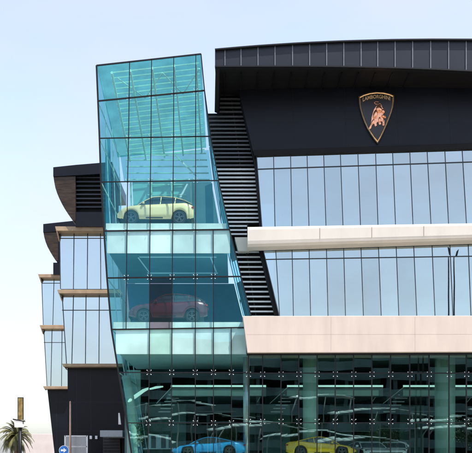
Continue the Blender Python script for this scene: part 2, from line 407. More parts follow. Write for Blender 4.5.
# --- ground floor glazing
gx = [149.2, 171.8, 195.3, 213.5, 231.5, 248.5, 262.6, 281, 298.8, 317, 335.2, 353.6, 371.8, 390.5, 409.7, 429, 449, 466.3, 485, 503, 521, 540, 558, 576, 594, 612]
g = MB(); 
YG = 56.0
for x in gx[5:]: g.bar(P(x, 354, YG), P(x, 482, YG), .055, .16)
for y in (373.2, 422.8): g.bar(P(246, y, YG-.01), P(612, y, YG-.01), .045 if y > 400 else .07, .1)
gf = g.build('curtain_wall_frame', M['frame'], bld)
ys = [354, 373.2, 422.8, 482]
for i in range(5, len(gx)-1):
    for a, b in zip(ys, ys[1:]):
        x0, x1 = gx[i], gx[i+1]
        j = [random.uniform(-.0035, .0035) for _ in range(2)]
        m = MB(); m.face([P(x0, a, YG)+Vector((0, j[0]+j[1], 0)), P(x1, a, YG)+Vector((0, -j[0]+j[1], 0)), P(x1, b, YG)+Vector((0, -j[0]-j[1], 0)), P(x0, b, YG)+Vector((0, j[0]-j[1], 0))])
        m.build('pane', M['ground_glass'], gf)
def spider(x, y, Y, parent, s=2.0, big=1.0):
    m = MB(); c = P(x, y, Y)
    d = s*Y/FPX
    for sx in (-1, 1):
        for sy in (-1, 1):
            q = c+Vector((sx*d, -.07, sy*d*1.05)); m.tube([c+Vector((0, .06, 0)), q], .004, 5)
            m.tube([q+Vector((0, .0, 0)), q+Vector((0, -.04, 0))], (.027 if big >= 1 else .017), 10)
    m.build('spider_fitting', M['disc'], parent)
for x in gx[5:21]:
    for y in (374.4, 421.6): spider(x, y, YG, gf, 2.0)
# --- inside the ground floor
def col(x, Y, r, m_):
    c = P(x, 400, Y); m = MB(); m.tube([(c.x, Y, FLOOR), (c.x, Y, 8.4)], r, 28); return m.build('column', m_, bld)
col(310.5, 59, .50, M['greencol']); col(445, 59, .66, M['greencol']); col(246.5, 58.0, .22, M['steel'])
col(375, 78, .5, M['greencol']); col(250, 78, .5, M['greencol']); col(190, 80, .5, M['greencol'])
# mezzanine decks with lit edges
for (xa, xb) in ((171, 266), (287, 383), (403, 480)):
    Y = 61.0
    a, b = P(xa, 385.2, Y), P(xb, 385.2, Y); zt = a.z; zb_ = P(0, 396.5, Y).z
    m = MB(); m.prism([(a.x, Y, zb_), (b.x, Y, zb_), (b.x, Y, zt-.2), (a.x, Y, zt-.2)], (-1.2, 9, 0)); dk = m.build('mezzanine_deck', M['darkint'], bld)
    m = MB(); m.box(a.x, b.x, Y-.06, Y-.0, zt-.13, zt); m.build('light_strip', M['strip'], dk)
    m = MB(); m.box(a.x, b.x-.3, Y-.02, Y+.0, zb_+.05, zb_+.42); m.build('deck_fascia', M['greencol'], dk)
    m = MB(); m.bar((b.x, Y-.03, zt-.09), (b.x-.55, Y+1.2, zt-1.05), .05, .07); m.bar((a.x+.1, Y-.03, zt-.09), (a.x-1.1, Y+1.4, zt-1.15), .05, .07); m.build('stair_rail', M['disc'], dk)
    m = MB()
    for k in range(1, 8):
        m.box(a.x+.1-k*.16, a.x+.95-k*.16, Y+.1+k*.26, Y+.4+k*.26, zt-.2-k*.22, zt-.14-k*.22)
    m.build('stair_tread', M['steel'], dk)
# curved lit cove on the left
pts = [P(128.5, 401.5, 57.3), P(131, 399.5, 57.9), P(136, 396, 59), P(143, 391, 60), P(148.5, 388.4, 60.5)]
m = MB(); m.tube(pts, [.05, .12, .13, .12, .07], 10); m.build('cove_light', M['strip'], bld)
m = MB(); m.tube([P(150, 389, 60.5), P(156, 387.5, 60.8), P(163, 386.6, 61)], [.06, .09, .05], 8); m.build('cove_light', M['strip'], bld)
# partition walls and lit wall panels inside
def panel(x0, x1, y0, y1, Y, m_, name='wall_panel', d=.15, par=None):
    a, b = P(x0, y1, Y), P(x1, y0, Y); m = MB(); m.box(a.x, b.x, Y, Y+d, a.z, b.z); return m.build(name, m_, par or bld, .01)
tealp = mat('teal_partition', (.22, .40, .38), .6, 0, .1, .5)
panel(140, 186, 402, 462, 70, tealp); panel(262, 290, 404, 458, 72, tealp); panel(330, 352, 400, 458, 80, tealp)
panel(400, 424, 405, 458, 76, tealp)
for (x0, x1, y) in ((198, 236, 411), (222, 262, 416), (256, 300, 404), (330, 368, 409), (380, 430, 428), (340, 372, 431), (258, 288, 437), (410, 468, 411)):
    panel(x0, x1, y, y+.9, 75, M['disc'], 'shelf', .3)

# ================================================================== GLASS TOWER
tw = thing('glass_tower', 'slanted cyan glass display tower holding two cars on its floors', 'glass tower', (-5, 60, 0))
def edgeL(i): return rowsL[i]
V = {1: [129.6, 129.1, 128.6, 127.6, 127, 126.4, 126],
     2: [151.6, 151.3, 151, 150.4, 150, 149.6, 149.5, 149.2, 148.4, 147.6],
     3: [173.7, 173.7, 173.6, 173.1, 172.7, 172.2, 172, 171.8, 171.4, 171],
     4: [195.8, 195.7, 195.6, 195.6, 195.6, 195.5, 195.3, 195.3, 195.4, 195.4],
     5: {4: 213.2, 5: 213.4, 6: 213.5, 7: 213.5, 8: 213.5, 9: 213.5},
     6: {6: 231.2, 7: 231.4, 8: 231.5, 9: 231.5}}
def row_y(i, x):
    if i < len(rowsR):
        (a, ya), (b, yb) = rowsL[i], rowsR[i]; return lerp(ya, yb, (x-a)/(b-a))
    return rowsL[i][1]
def rightx(i): return rowsR[i][0] if i < 7 else 248.5
def pt(i, x): return P(x, row_y(i, x), YT)
fr = MB()
for i in range(9):   # verticals
    for k in V:
        try: a, b = V[k][i], V[k][i+1]
        except Exception: continue
        fr.bar(pt(i, a), pt(i+1, b), .05, .07)
    fr.bar(pt(i, rowsL[i][0]), pt(i+1, rowsL[i+1][0]), .10, .10)
    if i < 6: fr.bar(pt(i, rightx(i)), pt(i+1, rightx(i+1)), .07, .10)
for i in range(10):
    w_ = .085 if i in (0, 1, 4, 5, 6) else .06
    fr.bar(pt(i, rowsL[i][0]), pt(i, rightx(i)), w_, .07)
tf = fr.build('curtain_wall_frame', M['frame'], tw)
for i in range(9):
    cols = [[rowsL[i][0], rowsL[i+1][0]]]
    for k in sorted(V):
        try: a, b = V[k][i], V[k][i+1]
        except Exception: continue
        cols.append([a, b])
    cols.append([rightx(i), rightx(i+1)] if i != 6 else [246.5, 248.5])
    for c, ((a, a2), (b, b2)) in enumerate(zip(cols, cols[1:])):
        j = [random.uniform(-.004, .004) for _ in range(2)]
        if i == 6: pp = [pt(i, a), pt(i, b), pt(i+1, b2), pt(i+1, a2)]
        else: pp = [pt(i, a), pt(i, b), pt(i+1, b2), pt(i+1, a2)]
        for q_, s_ in zip(pp, (j[0]+j[1], j[1]-j[0], -j[0]-j[1], j[0]-j[1])): q_.y += s_
        mm = random.choice(TV)
        if i >= 7: mm = M['ground_glass']
        if i == 5 and c == 2: mm = M['clear_pane']
        if i == 6 and c == (1 if False else 1): mm = M['green_pane']
        if i == 6 and c == 1: mm = M['green_pane']
        m = MB(); m.face(pp); o = m.build('pane', mm, tf)
        if i == 5 and c == 2: o['label'] = 'clearer dark pane in front of the red car'
for i in range(1, 6):
    for k in (1, 2, 3, 4) + ((5,) if i > 4 else ()):
        x = V[k][i]; spider(x, row_y(i, x), YT, tf, 1.9, 1.15 if i == 5 else .8)
for i in (7, 8):
    for k in (2, 3, 4, 5, 6): x = V[k][i]; spider(x, rowsL[i][1], YT, tf, 2.0)
# side & back glass
def side(rows, n, name, m_):
    for i in range(n):
        a = P(*rows[i], YT); b = P(*rows[i+1], YT)
        for y0, y1 in ((YT, 59.3), (59.3, 62.6), (62.6, YTB)):
            m = MB(); 
            def top(p, Y): 
                return Vector((p.x, Y, p.z-(Y-YT)*.26 if rows is rowsL and i == 0 and False else p.z))
            m.face([Vector((a.x, y0+.02, a.z)), Vector((a.x, y1, a.z)), Vector((b.x, y1, b.z)), Vector((b.x, y0+.02, b.z))]); m.build('side_pane', m_, tw)
SL = (.24)
def roofz(x, Y):   # roof plane
    zl, zr = P(*rowsL[0], YT), P(*rowsR[0], YT)
    z0 = lerp(zl.z, zr.z, (x-zl.x)/(zr.x-zl.x)); return z0-(Y-YT)*SL
def sidewall(left, m_):
    rows = rowsL if left else rowsR
    zs = [P(*r, YT) for r in rows][: (10 if left else 7)]
    # top cell follows the roof slope
    out = []
    ysp = [YT+.02, 59.3, 62.6, YTB]
    f = MB()
    for y0, y1 in zip(ysp, ysp[1:]):
        for i in range(len(zs)-1):
            a, b = zs[i], zs[i+1]
            def cl(p, Y):
                z = min(p.z, roofz(p.x, Y)); 
                if z < b.z+.01 and p is a: z = b.z+.01
                x = lerp(b.x, a.x, (z-b.z)/(a.z-b.z)) if p is a else p.x
                return Vector((x, Y, z))
            m = MB(); m.face([cl(a, y0), cl(a, y1), Vector((b.x, y1, b.z)), Vector((b.x, y0, b.z))]); m.build('side_pane', m_, tw)
            f.bar((b.x, y0, b.z), (b.x, y1, b.z), .05, .05, (0, 0, 1))
            if y1 < YTB+1: f.bar(cl(a, y1), (b.x, y1, b.z), .05, .07)
    f.build('side_frame', M['teal'] if left else M['seam'], tw)
sidewall(True, M['left_glass']); sidewall(False, M['side_glass'])
# roof: glass, purlins, rafters, bracing
zl, zr = P(*rowsL[0], YT), P(*rowsR[0], YT)
def rq(f, Y, dz=0): x = lerp(zl.x, zr.x, f); return Vector((x, Y, roofz(x, Y)+dz))
m = MB(); m.face([rq(0, YT), rq(1, YT), rq(1, YTB), rq(0, YTB)]); m.build('roof_glass', M['roof_glass'], tw)
for k in range(19):
    Y = YT+.6+k*.52; m = MB(); m.bar(rq(.12, Y, -.14), rq(.98, Y, -.14), .05, .07, (0, 0, 1)); m.build('purlin', M['teal'], tw)
for f in (.14, .32, .53, .74, .95):
    m = MB(); m.bar(rq(f, YT+.3, -.34), rq(f, YTB, -.34), .10, .18, (0, 0, 1)); m.build('rafter', M['teal'], tw)
for (a, b) in ((.18, .42), (.62, .42), (.62, .80), (.98, .80)):
    m = MB(); m.tube([rq(a, YT+.9, -.30), rq(b, YT+3.0, -.42)], .035, 8); m.build('brace', M['teal'], tw)
# floors
Z3 = P(0, 222.8, YT).z; Z2 = P(0, 321.8, YT).z
Z3b = P(0, 228.8, YT).z; Z2b = P(0, 328.4, YT).z
C3 = P(0, 253, YT).z; C2 = P(0, 354, YT).z
def floor(zt, zb_, name, m_, y0=YT+.14):
    zm = (zt+zb_)/2; m = MB(); m.box(tower_left_x(zm)+.12, min(tower_right_x(zm)-.15, 1.2), y0, YTB, zb_, zt); return m.build(name, m_, tw)
floor(Z3, Z3b, 'floor_slab', M['slab']); floor(Z2, Z2b, 'floor_slab', M['slab'])
def spand(zt, zb_, xr=None):
    m = MB(); x0 = tower_left_x((zt+zb_)/2)+.14; x1 = tower_right_x((zt+zb_)/2)-.6 if xr is None else xr
    m.box(x0, x1, YT+.06, YT+.14, zb_, zt); return m.build('spandrel', M['spandrel'], tw)
spand(Z3b-.02, C3, P(230, 240, YT).x); spand(Z2b-.02, C2, P(246, 340, YT+.3).x)
# ceilings under floors
m = MB(); m.box(tower_left_x(C3)+.2, tower_right_x(C3)-.5, YT+.42, YTB-.02, C3+.02, C3+.2); m.build('ceiling', M['ceil'], tw)
m = MB(); m.box(tower_left_x(C2)+.2, .8, YT+.42, YTB-.02, C2+.02, C2+.2); m.build('ceiling', M['tealwall'], tw)
m = MB()
for Y in (YT+1.0, YT+6.0): m.box(tower_left_x(C3)+2, tower_right_x(C3)-1.2, Y, Y+.2, C3-.03, C3+.0)
m.build('ceiling_light', M['ceillight'], tw)
m = MB()
for x in (-6.2, -1.6): m.bar((x, YT+1.1, C3-.05), (x+.25, YT+5.5, C3-.05), .07, .04, (0, 0, 1))
m.build('ceiling_light', M['ceillight'], tw)
# back walls
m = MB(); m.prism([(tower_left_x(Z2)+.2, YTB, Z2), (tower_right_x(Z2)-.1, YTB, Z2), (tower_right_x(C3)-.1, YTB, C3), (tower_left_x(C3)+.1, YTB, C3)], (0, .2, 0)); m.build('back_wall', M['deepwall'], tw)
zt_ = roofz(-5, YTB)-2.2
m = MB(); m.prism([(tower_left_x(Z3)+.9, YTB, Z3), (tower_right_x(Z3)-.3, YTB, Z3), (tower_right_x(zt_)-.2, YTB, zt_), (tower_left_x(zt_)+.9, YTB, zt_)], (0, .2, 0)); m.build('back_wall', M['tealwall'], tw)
m = MB()
for k in range(9):
    z = Z3+1.6+k*.75
    if z > zt_-.1: break
    m.bar((tower_left_x(z)+2.0, YTB-.12, z), (tower_right_x(z)-2.2, YTB-.12, z), .07, .1, (0, 1, 0))
for x in (-7.6, -6.1, -4.6, -3.2): m.bar((x, YTB-.2, Z3+1.4), (x-.1, YTB-.2, zt_), .12, .12)
m.build('back_wall_frame', M['teal'], tw)
m = MB(); zz_ = roofz(-4.5, YTB)-.1
m.face([(tower_left_x(zt_)+.3, YTB+.05, zt_), (tower_right_x(zt_)-.1, YTB+.05, zt_), (tower_right_x(zz_)-.1, YTB+.05, zz_+.2), (tower_left_x(zz_)+.1, YTB+.05, zz_-.2)]); m.build('back_glass', M['left_glass'], tw)
m = MB()
for k in range(5):
    z = zt_+.15+k*.48; m.bar((tower_left_x(z)+.5, YTB-.05, z), (tower_right_x(z)-.3, YTB-.05, z), .07, .1, (0, 1, 0))
m.build('back_louvre', M['teal'], tw)
# inner posts
for (xa, xb, y0, y1, Y) in ((205, 213, 186, 236, 62), (105, 110, 140, 240, 64)):
    m = MB(); m.prism([P(xa, y0, Y), P(xa+(xb-xa)*.9, y0-3, Y), P(xb+1, y1, Y), P(xa+1, y1, Y)], (0, .4, 0)); m.build('inner_pier', M['ceil'], tw)
# balustrade rail and stair line on the right of the upper floor
m = MB(); m.bar(P(176, 155.5, 63), P(196, 176, 63), .09, .06); m.bar(P(150, 155, 63), P(176, 155.5, 63), .08, .06); m.build('handrail', M['teal'], tw)
# dark wall behind ground-floor corner
m = MB(); m.box(-8.0, -7.0, 66, 66.3, FLOOR, 8); m.build('corner_wall', M['greencol'], tw)
m = MB(); 
m.tube([P(126, 376, 58), P(131, 405, 58), P(136, 453, 58), P(137, 480, 58)], .28, 14); m.build('leaning_column', M['greencol'], tw)

# ================================================================== LEFT BLOCKS
def block(name, label, Y, T, cat='building'):
    b = thing(name, label, cat, (P(T['x0'], 456, Y).x, Y+6, 0))
    # glazing tiers
    for (yt, ytr, yb, lx0, lx1, ms, xr) in T['tiers']:
        f = MB(); panes = []
        xs = [(lx0, lx1)]+ms+[(xr, xr)]
        for (a, c) in xs[:-1]: f.bar(P(a, yt, Y-.03), P(c, yb, Y-.01), .055, .05)
        f.bar(P(lx0, ytr, Y-.03), P(xr, ytr, Y-.01), .055, .05)
        fo = f.build('curtain_wall_frame', M['jointf'], b)
        for (a, a2), (c, c2) in zip(xs, xs[1:]):
            f1 = (ytr-yt)/(yb-yt)
            for (t0, t1) in ((0, f1), (f1, 1)):
                m = MB(); m.face([P(lerp(a, a2, t0), lerp(yt, yb, t0), Y), P(lerp(c, c2, t0), lerp(yt, yb, t0), Y), P(lerp(c, c2, t1), lerp(yt, yb, t1), Y), P(lerp(a, a2, t1), lerp(yt, yb, t1), Y)])
                m.build('pane', M['mirror_grey'], fo)
        # solid behind
        m = MB(); m.prism([P(lx0, yt, Y+.02), P(xr, yt, Y+.02), P(xr, yb, Y+.02), P(lx1, yb, Y+.02)], (0, 12, 0)); m.build('side_wall', M['cladding'], b)
    for (x0, x1, y0, y1, fin) in T['ledges']:
        d = .9
        m = MB(); m.prism([P(x0, y0, Y-d), P(x1, y0, Y-d), P(x1, y1, Y-d), P(x0+1.2, y1, Y-d)], (0, d+1, 0))
        if fin: m.prism([P(x0, y0+.3, Y-d), P(x0+2.2, y0+3, Y-d), P(x0+fin[0]+.6, y0+fin[1], Y-.1), P(x0+fin[0]-.4, y0+fin[1], Y-.1)], (0, .5, 0))
        m.build('ledge', M['tan'], b, .02)
    m = MB(); m.prism([P(x, y, Y+.05) for x, y in T['base']], (0, 12, 0)); m.build('base_wall', M['cladding'], b)
    bx = T['base']; x0b, x1b = bx[0][0], bx[1][0]
    for yy in (402, 431): m = MB(); m.bar(P(x0b+(8 if Y > 80 else 1), yy, Y+.045), P(x1b, yy, Y+.045), .03, .02); m.build('wall_joint', M['fascia'], b)
    for xx in (x0b+9, x0b+23): m = MB(); m.bar(P(xx, bx[0][1]+2, Y+.045), P(xx+1, 474, Y+.045), .025, .02); m.build('wall_joint', M['fascia'], b)
    # roof wedge with curved soffit
    rf = T['roof']
    front = Y-1.3
    sc = 1.0
    m = MB(); m.prism([P(*q, front) for q in rf['fascia']], (0, 9, 0)); ro = m.build('roof', M['cladding'], b)
    curve = rf['curve']
    n = len(curve)
    m = MB()
    for (x0, y0), (x1, y1) in zip(curve, curve[1:]):
        xi = rf['inner']
        m.prism([P(x0, y0, front+.12), P(xi, y0, front+.12), P(xi, y1, front+.12), P(x1, y1, front+.12)], (0, 6, 0))
    m.build('curved_soffit', M['brownsoffit'], b)
    if rf.get('louv'):
        x0, x1, y0, y1 = rf['louv']
        m = MB(); m.prism([P(x0, y0, front+.7), P(x1, y0, front+.7), P(x1, y1, front+.7), P(x0, y1, front+.7)], (0, 4, 0)); m.build('louvre_box', M['soffit'], b)
        y = y0+2.5
        while y < y1-1:
            a, c = P(x0, y, front+.4), P(x1, y, front+.4); m = MB(); m.prism([a+Vector((0, 0, -.05)), a+Vector((0, 0, .05)), a+Vector((0, .25, .1)), a+Vector((0, .25, 0))], (c.x-a.x, 0, 0)); m.build('louvre', M['fascia'], b); y += 4.2
    for q in rf['under']:
        m = MB(); m.prism([P(x, y, front+.2) for x, y in q], (0, 6, 0)); m.build('upper_wall', M['cladding'], b)
    return b
block('office_block', 'nearer pale glazed block left of the tower, under a louvred black roof', 71, dict(x0=60,
    tiers=[(231, 238.3, 289, 59.5, 60.5, [(74, 73.4), (87.6, 87.2), (100.4, 100.8)], 118), (293.5, 310.2, 364, 62, 66.5, [(73.5, 71.8), (86, 85.4), (99.3, 98.9)], 122)],
    ledges=[(55, 118, 226.4, 230.8, (4.2, 15)), (57.2, 120, 289.6, 293.4, (5, 12)), (62, 124, 363.6, 366.8, (4.4, 6))],
    base=[(67.5, 366.5), (128, 366.5), (136, 474), (68, 474)],
    roof=dict(fascia=[(53.2, 167.2), (76, 164.8), (112, 161.8), (112, 173), (76, 175.2), (53.2, 176.4)],
              curve=[(53.4, 176.3), (54.2, 182), (55.4, 188), (57.2, 193.5), (59.3, 198.5), (62, 204), (64.8, 209), (68.4, 214.5), (73, 220.8)], inner=75.5,
              louv=(75.5, 112, 175, 212), under=[[(73, 212), (112, 212), (112, 226.6), (75.5, 226.6), (75.5, 221)]])))
block('office_block', 'farther stepped glazed block at the left edge, with bronze curved eave', 91, dict(x0=42,
    tiers=[(278, 283.2, 325, 41.6, 43.2, [(54, 52.8)], 66), (329.5, 342.5, 387, 43.8, 47, [(52, 50.8), (62, 61.5)], 72)],
    ledges=[(38, 66, 274, 277.4, (3.4, 9)), (39.6, 68, 325, 328.8, (3.4, 9)), (43, 74, 386.2, 389, (2.6, 4))],
    base=[(47.2, 388.6), (80, 388.6), (84, 471), (56.5, 471)],
    roof=dict(fascia=[(43.2, 224), (73, 220.8), (80, 220.8), (80, 231), (60, 231.2), (43.2, 232.4)],
              curve=[(43.4, 232.2), (44.2, 237), (45.6, 242), (47.6, 247), (50.3, 252), (53, 256.5), (55.6, 260.5)], inner=58,
              under=[[(53.2, 262.6), (80, 262.6), (80, 274.5), (53.2, 274.5)], [(57, 231), (80, 231), (80, 263), (57, 263)]])))

# entrance canopy, door on the dark base
cn = thing('entrance_canopy', 'flat pale grey canopy over the dark side doorway beside the tower', 'canopy', tuple(P(111, 456, 67)))
m = MB(); m.prism([P(100, 430.4, 66), P(122.5, 430.4, 66), P(122.5, 437, 66), P(100, 437, 66)], (0, 5, 0)); m.build('canopy_roof', M['mesh'], cn, .03)
m = MB(); m.prism([P(103, 437.4, 70.6), P(120, 437.4, 70.6), P(121, 474, 70.6), P(103, 474, 70.6)], (0, .3, 0)); dr = m.build('shutter_door', M['trim'], cn)
m = MB()
for k in range(9): m.bar(P(103.4, 439+k*3, 70.55), P(120, 439+k*3, 70.55), .03, .05)
m.build('shutter_slat', M['cladding'], dr)
for i, x in enumerate((91, 96.5)):
    m = MB(); c = P(x, 437.5, 70.9); m.box(c.x-.09, c.x+.09, 70.75, 71.04, c.z-.13, c.z+.13)
    o = m.build('wall_light', M['signwhite'], None, .02); tag(o, ['small white wall light on the dark wall, the one nearer the grey gate', 'small white wall light on the dark wall, the one nearer the canopy'][i], 'wall light', 'small lights on the dark side wall')
m = MB(); m.prism([P(118.3, 413, 66.5), P(119.6, 413, 66.5), P(121, 424.5, 66.5), P(118.4, 424.5, 66.5)], (0, .15, 0)); tag(m.build('sliver', M['signwhite']), 'narrow white sliver against the dark wall by the tower corner', 'sliver')  # plain white upright piece, wider at the foot

# flagpole, gate, sign
fp = thing('flagpole', 'slim copper coloured pole standing before the dark base wall', 'pole', tuple(P(70.3, 483.9, 64)*1))
fp.location.z = 0; b = fp.location
m = LM(); m.tube([(0, 0, 0), (0, 0, P(0, 402.5, 64).z)], [.085, .06], 12); m.build('shaft', M['pole'], fp)
m = LM(); m.tube([(0, 0, 5.5), (0, 0, 5.6)], [.07, .03], 12); m.build('finial', M['pole'], fp)
m = LM(); m.tube([(0, 0, 0), (0, 0, .12)], .2, 16); m.build('base_plate', M['steel'], fp)
gt = thing('metal_gate', 'pale grey mesh gate panel in front of the dark wall', 'gate', tuple(P(76, 456, 65)*1)); gt.location.z = 0
m = MB(); a, b2 = P(65, 435.5, 65), P(87, 435.5, 65)
for x in (a.x, b2.x): m.box(x-.05, x+.05, 65, 65.1, 0, a.z)
m.box(a.x, b2.x, 65, 65.08, a.z-.08, a.z); m.box(a.x, b2.x, 65, 65.08, P(0, 446.5, 65).z-.06, P(0, 446.5, 65).z+.04); m.build('gate_frame', M['signwhite'], gt)
m = MB(); m.box(a.x+.05, b2.x-.05, 65.03, 65.06, .1, a.z-.08); m.build('mesh_panel', M['mesh'], gt)
m = MB()
for k in range(22):
    x = lerp(a.x+.08, b2.x-.08, k/21); m.box(x-.008, x+.008, 65.0, 65.03, .1, a.z-.08)
m.build('mesh_wire', M['steel'], gt)
sg = thing('road_sign', 'round blue traffic sign with a white arrow on a grey post', 'road sign', tuple(P(64, 456, 60))); sg.location.z = 0
c = P(64, 450.5, 60); zc = c.z
m = LM(); m.tube([(0, .05, 0), (0, .05, zc+.25)], .035, 10); m.build('post', M['steel'], sg)
m = LM(); m.tube([(0, 0, zc), (0, -.02, zc)], .33, 36); m.build('sign_rim', M['signwhite'], sg)
m = LM(); m.tube([(0, -.022, zc), (0, -.03, zc)], .305, 36); m.build('sign_disc', M['blue'], sg)
m = LM(); m.prism([(-.2, -.036, zc-.05), (-.02, -.036, zc-.05), (-.02, -.036, zc-.15), (.18, -.036, zc+.02), (-.02, -.036, zc+.17), (-.02, -.036, zc+.07), (-.2, -.036, zc+.07)], (0, .005, 0)); m.build('arrow', M['signwhite'], sg)

# lamp post on the left
lpst = thing('street_lamp', 'black post with a white box and upright bronze panel before the palm', 'street lamp', tuple(P(20, 456, 60))); lpst.location.z = 0
z1 = P(0, 427.5, 60).z; z2 = P(0, 420, 60).z; z3 = P(0, 398, 60).z
m = LM(); m.tube([(0, 0, 0), (0, 0, z1)], .12, 14); m.build('pole', M['frame'], lpst)
m = LM(); m.prism([(-.32, -.2, z1), (.22, -.2, z1), (.22, -.2, z2-.1), (-.36, -.2, z2+.02)], (0, .42, 0)); m.build('lamp_box', M['signwhite'], lpst, .02)
m = LM(); m.prism([(-.42, -.25, z2), (.3, -.25, z2-.12), (.3, -.25, z2-.06), (-.42, -.25, z2+.08)], (0, .5, 0)); m.build('box_lid', M['frame'], lpst)
m = LM(); m.box(-.14, .2, -.05, .05, z2, z3); pn = m.build('light_panel', M['solar'], lpst, .01)
m = LM(); m.box(-.15, -.11, -.06, .06, z2, z3+.03); m.box(.2, .23, -.06, .06, z2, z3+.03); m.box(-.15, .23, -.06, .06, z3, z3+.04); m.build('panel_frame', M['frame'], pn)

# far boundary wall
fw = MB(); a, b2 = P(24, 434, 118), P(60, 434, 118); fw.box(a.x, b2.x, 118, 118.4, 0, a.z); 
tag(fw.build('boundary_wall', M['sandwall'], None, .03), 'pale rendered wall in the distance between the palm and the dark block', 'wall')

# palm
def palm(loc, H, Rr, label, seed, nf=88):
    rnd = random.Random(seed)
    t = thing('date_palm', label, 'palm tree', loc, 0)
    m = LM(); n = 14; pts = []; rs = []
    for i in range(n+1):
        f = i/n; pts.append((.15*math.sin(f*2), 0, H*f)); rs.append(.26-.05*f+(.02 if i % 2 else 0))
    m.tube(pts, rs, 12); m.build('trunk', M['drypalm'], t)
    m = LM(); top = Vector((.14, 0, H))
    for i in range(nf):
        az = rnd.uniform(0, 2*math.pi); el = rnd.uniform(-.75, 1.4); L = Rr*rnd.uniform(.85, 1.2)
        d = Vector((math.cos(az)*math.cos(el), math.sin(az)*math.cos(el), math.sin(el)))
        side_ = Vector((-math.sin(az), math.cos(az), 0)); p = top.copy(); pr = None; N = 11
        for k in range(N):
            f = k/N; d = (d+Vector((0, 0, -.13-.10*f))).normalized(); q = p+d*L/N
            m.prism([p+side_*.02, p-side_*.02, p-side_*.02+Vector((0, 0, .03))], q-p)
            ln = .42*Rr/2*math.sin(math.pi*(.12+.85*f))
            up = side_.cross(d)
            for s_ in (-1, 1):
                for h in (0, .33, .66):
                    o = p.lerp(q, h); tip = o+(side_*s_*.8+d*.75-Vector((0, 0, .25+.2*rnd.random()))).normalized()*ln*rnd.uniform(.8, 1.15)
                    w2 = d*.035
                    m.face([o-w2, o+w2, tip])
            p = q
    m.build('crown', M['leaf'], t)
    return t
pl = P(15, 456, 90); palm((pl.x, 90, 0), P(0, 436, 90).z, 2.0, 'date palm behind the lamp post at the left edge', 3)

# ================================================================== CREST SIGN
c0 = PL(376.5, 117, YB-.16-.2, K)
cr = thing('crest_sign', 'gold rimmed black shield with a copper bull mounted on the dark upper wall', 'sign', tuple(c0), math.atan(K))
sc = c0.y/FPX
def z2l(x, y): return Vector((((x/6.47+340)-376.5)*sc, 0, (117-(y/6.47+80))*sc))
outer = [(124, 104), (150, 92), (190, 81), (236, 77), (282, 81), (322, 92), (347, 104), (346, 140), (340, 175), (330, 212), (316, 250), (300, 290), (280, 335), (262, 372), (243, 404), (222, 378), (200, 345), (178, 308), (160, 268), (146, 228), (134, 185), (127, 145)]
O = [z2l(*q) for q in outer]; cen = z2l(236, 210)
inner_ = [cen+(q-cen)*.915 for q in O]
m = LM(); m.prism([cen+(q-cen)*1.05 for q in O], (0, .18, 0)); m.build('shield_backing', M['crest'], cr, .02)
m = LM(); m.prism([q+Vector((0, -.02, 0)) for q in inner_], (0, .02, 0)); m.build('shield_face', M['crest'], cr)
m = LM(); n = len(O)
for i in range(n):
    j = (i+1) % n; a, b, c_, d_ = O[i], O[j], inner_[j], inner_[i]; f = Vector((0, -.09, 0))
    mid1, mid2 = (a+d_)/2+Vector((0, -.05, 0)), (b+c_)/2+Vector((0, -.05, 0))
    m.face([a, b, mid2, mid1]); m.face([mid1, mid2, c_, d_])
m.build('shield_rim', M['gold'], cr)
bull = [(236, 168), (250, 165), (266, 170), (276, 184), (288, 196), (286, 214), (276, 230), (296, 246), (292, 253), (277, 249), (288, 268), (286, 298), (274, 300), (273, 276), (262, 268), (265, 290), (252, 294), (247, 272), (236, 282), (238, 298), (226, 304), (220, 284), (208, 292), (200, 315), (189, 323), (187, 309), (198, 290), (202, 262), (204, 240), (211, 215), (219, 190)]
m = LM(); m.prism([z2l(*q)+Vector((0, -.08, 0)) for q in bull], (0, .07, 0)); bl = m.build('bull_emblem', M['copper'], cr, .018)
def blob(m, x, y, rx, ry, dep, tilt=0):
    c = z2l(x, y)+Vector((0, -.07, 0)); k = sc/6.47; n1, n2 = 14, 7
    def q(i, j):
        th = 2*math.pi*i/n1; ph = math.pi/2*j/n2; u = math.cos(th)*math.cos(ph)*rx*k; v = math.sin(th)*math.cos(ph)*ry*k; t = R(tilt)
        return c+Vector((u*math.cos(t)-v*math.sin(t), -dep*math.sin(ph), u*math.sin(t)+v*math.cos(t)))
    for i in range(n1):
        for j in range(n2): m.face([q(i, j), q(i+1, j), q(i+1, j+1), q(i, j+1)], True)
for args in ((252, 192, 20, 26, .13, 20), (228, 226, 15, 34, .11, -14), (278, 206, 11, 16, .08, 10), (278, 240, 13, 10, .14, -30), (256, 262, 9, 20, .07, 0), (281, 275, 6, 20, .05, -4), (212, 275, 9, 24, .06, -25)):
    m = LM(); blob(m, *args); m.build('muscle_relief', M['copper'], bl)
m = LM(); m.tube([z2l(*q)+Vector((0, -.06, 0)) for q in ((270, 182), (268, 166), (258, 155), (246, 160), (230, 158), (220, 148), (232, 142), (250, 145))], .022, 6); m.build('tail', M['copper'], bl)
m = LM(); m.tube([z2l(*q)+Vector((0, -.09, 0)) for q in ((278, 244), (290, 238), (296, 248))], [.03, .022, .008], 6); m.tube([z2l(*q)+Vector((0, -.09, 0)) for q in ((262, 252), (254, 246), (250, 254))], [.03, .022, .008], 6); m.build('horn', M['copper'], bl)
word = 'LAMBORGHINI'
fc = bpy.data.curves.new('t', 'FONT'); fc.body = word; fc.size = 1; fc.extrude = .02; fc.align_x = 'CENTER'; fc.offset = .012
to = bpy.data.objects.new('t', fc); C.objects.link(to); bpy.context.view_layer.update()
tm = bpy.data.meshes.new_from_object(to.evaluated_get(bpy.context.evaluated_depsgraph_get())); bpy.data.objects.remove(to)
x0 = min(v.co.x for v in tm.vertices); x1 = max(v.co.x for v in tm.vertices)
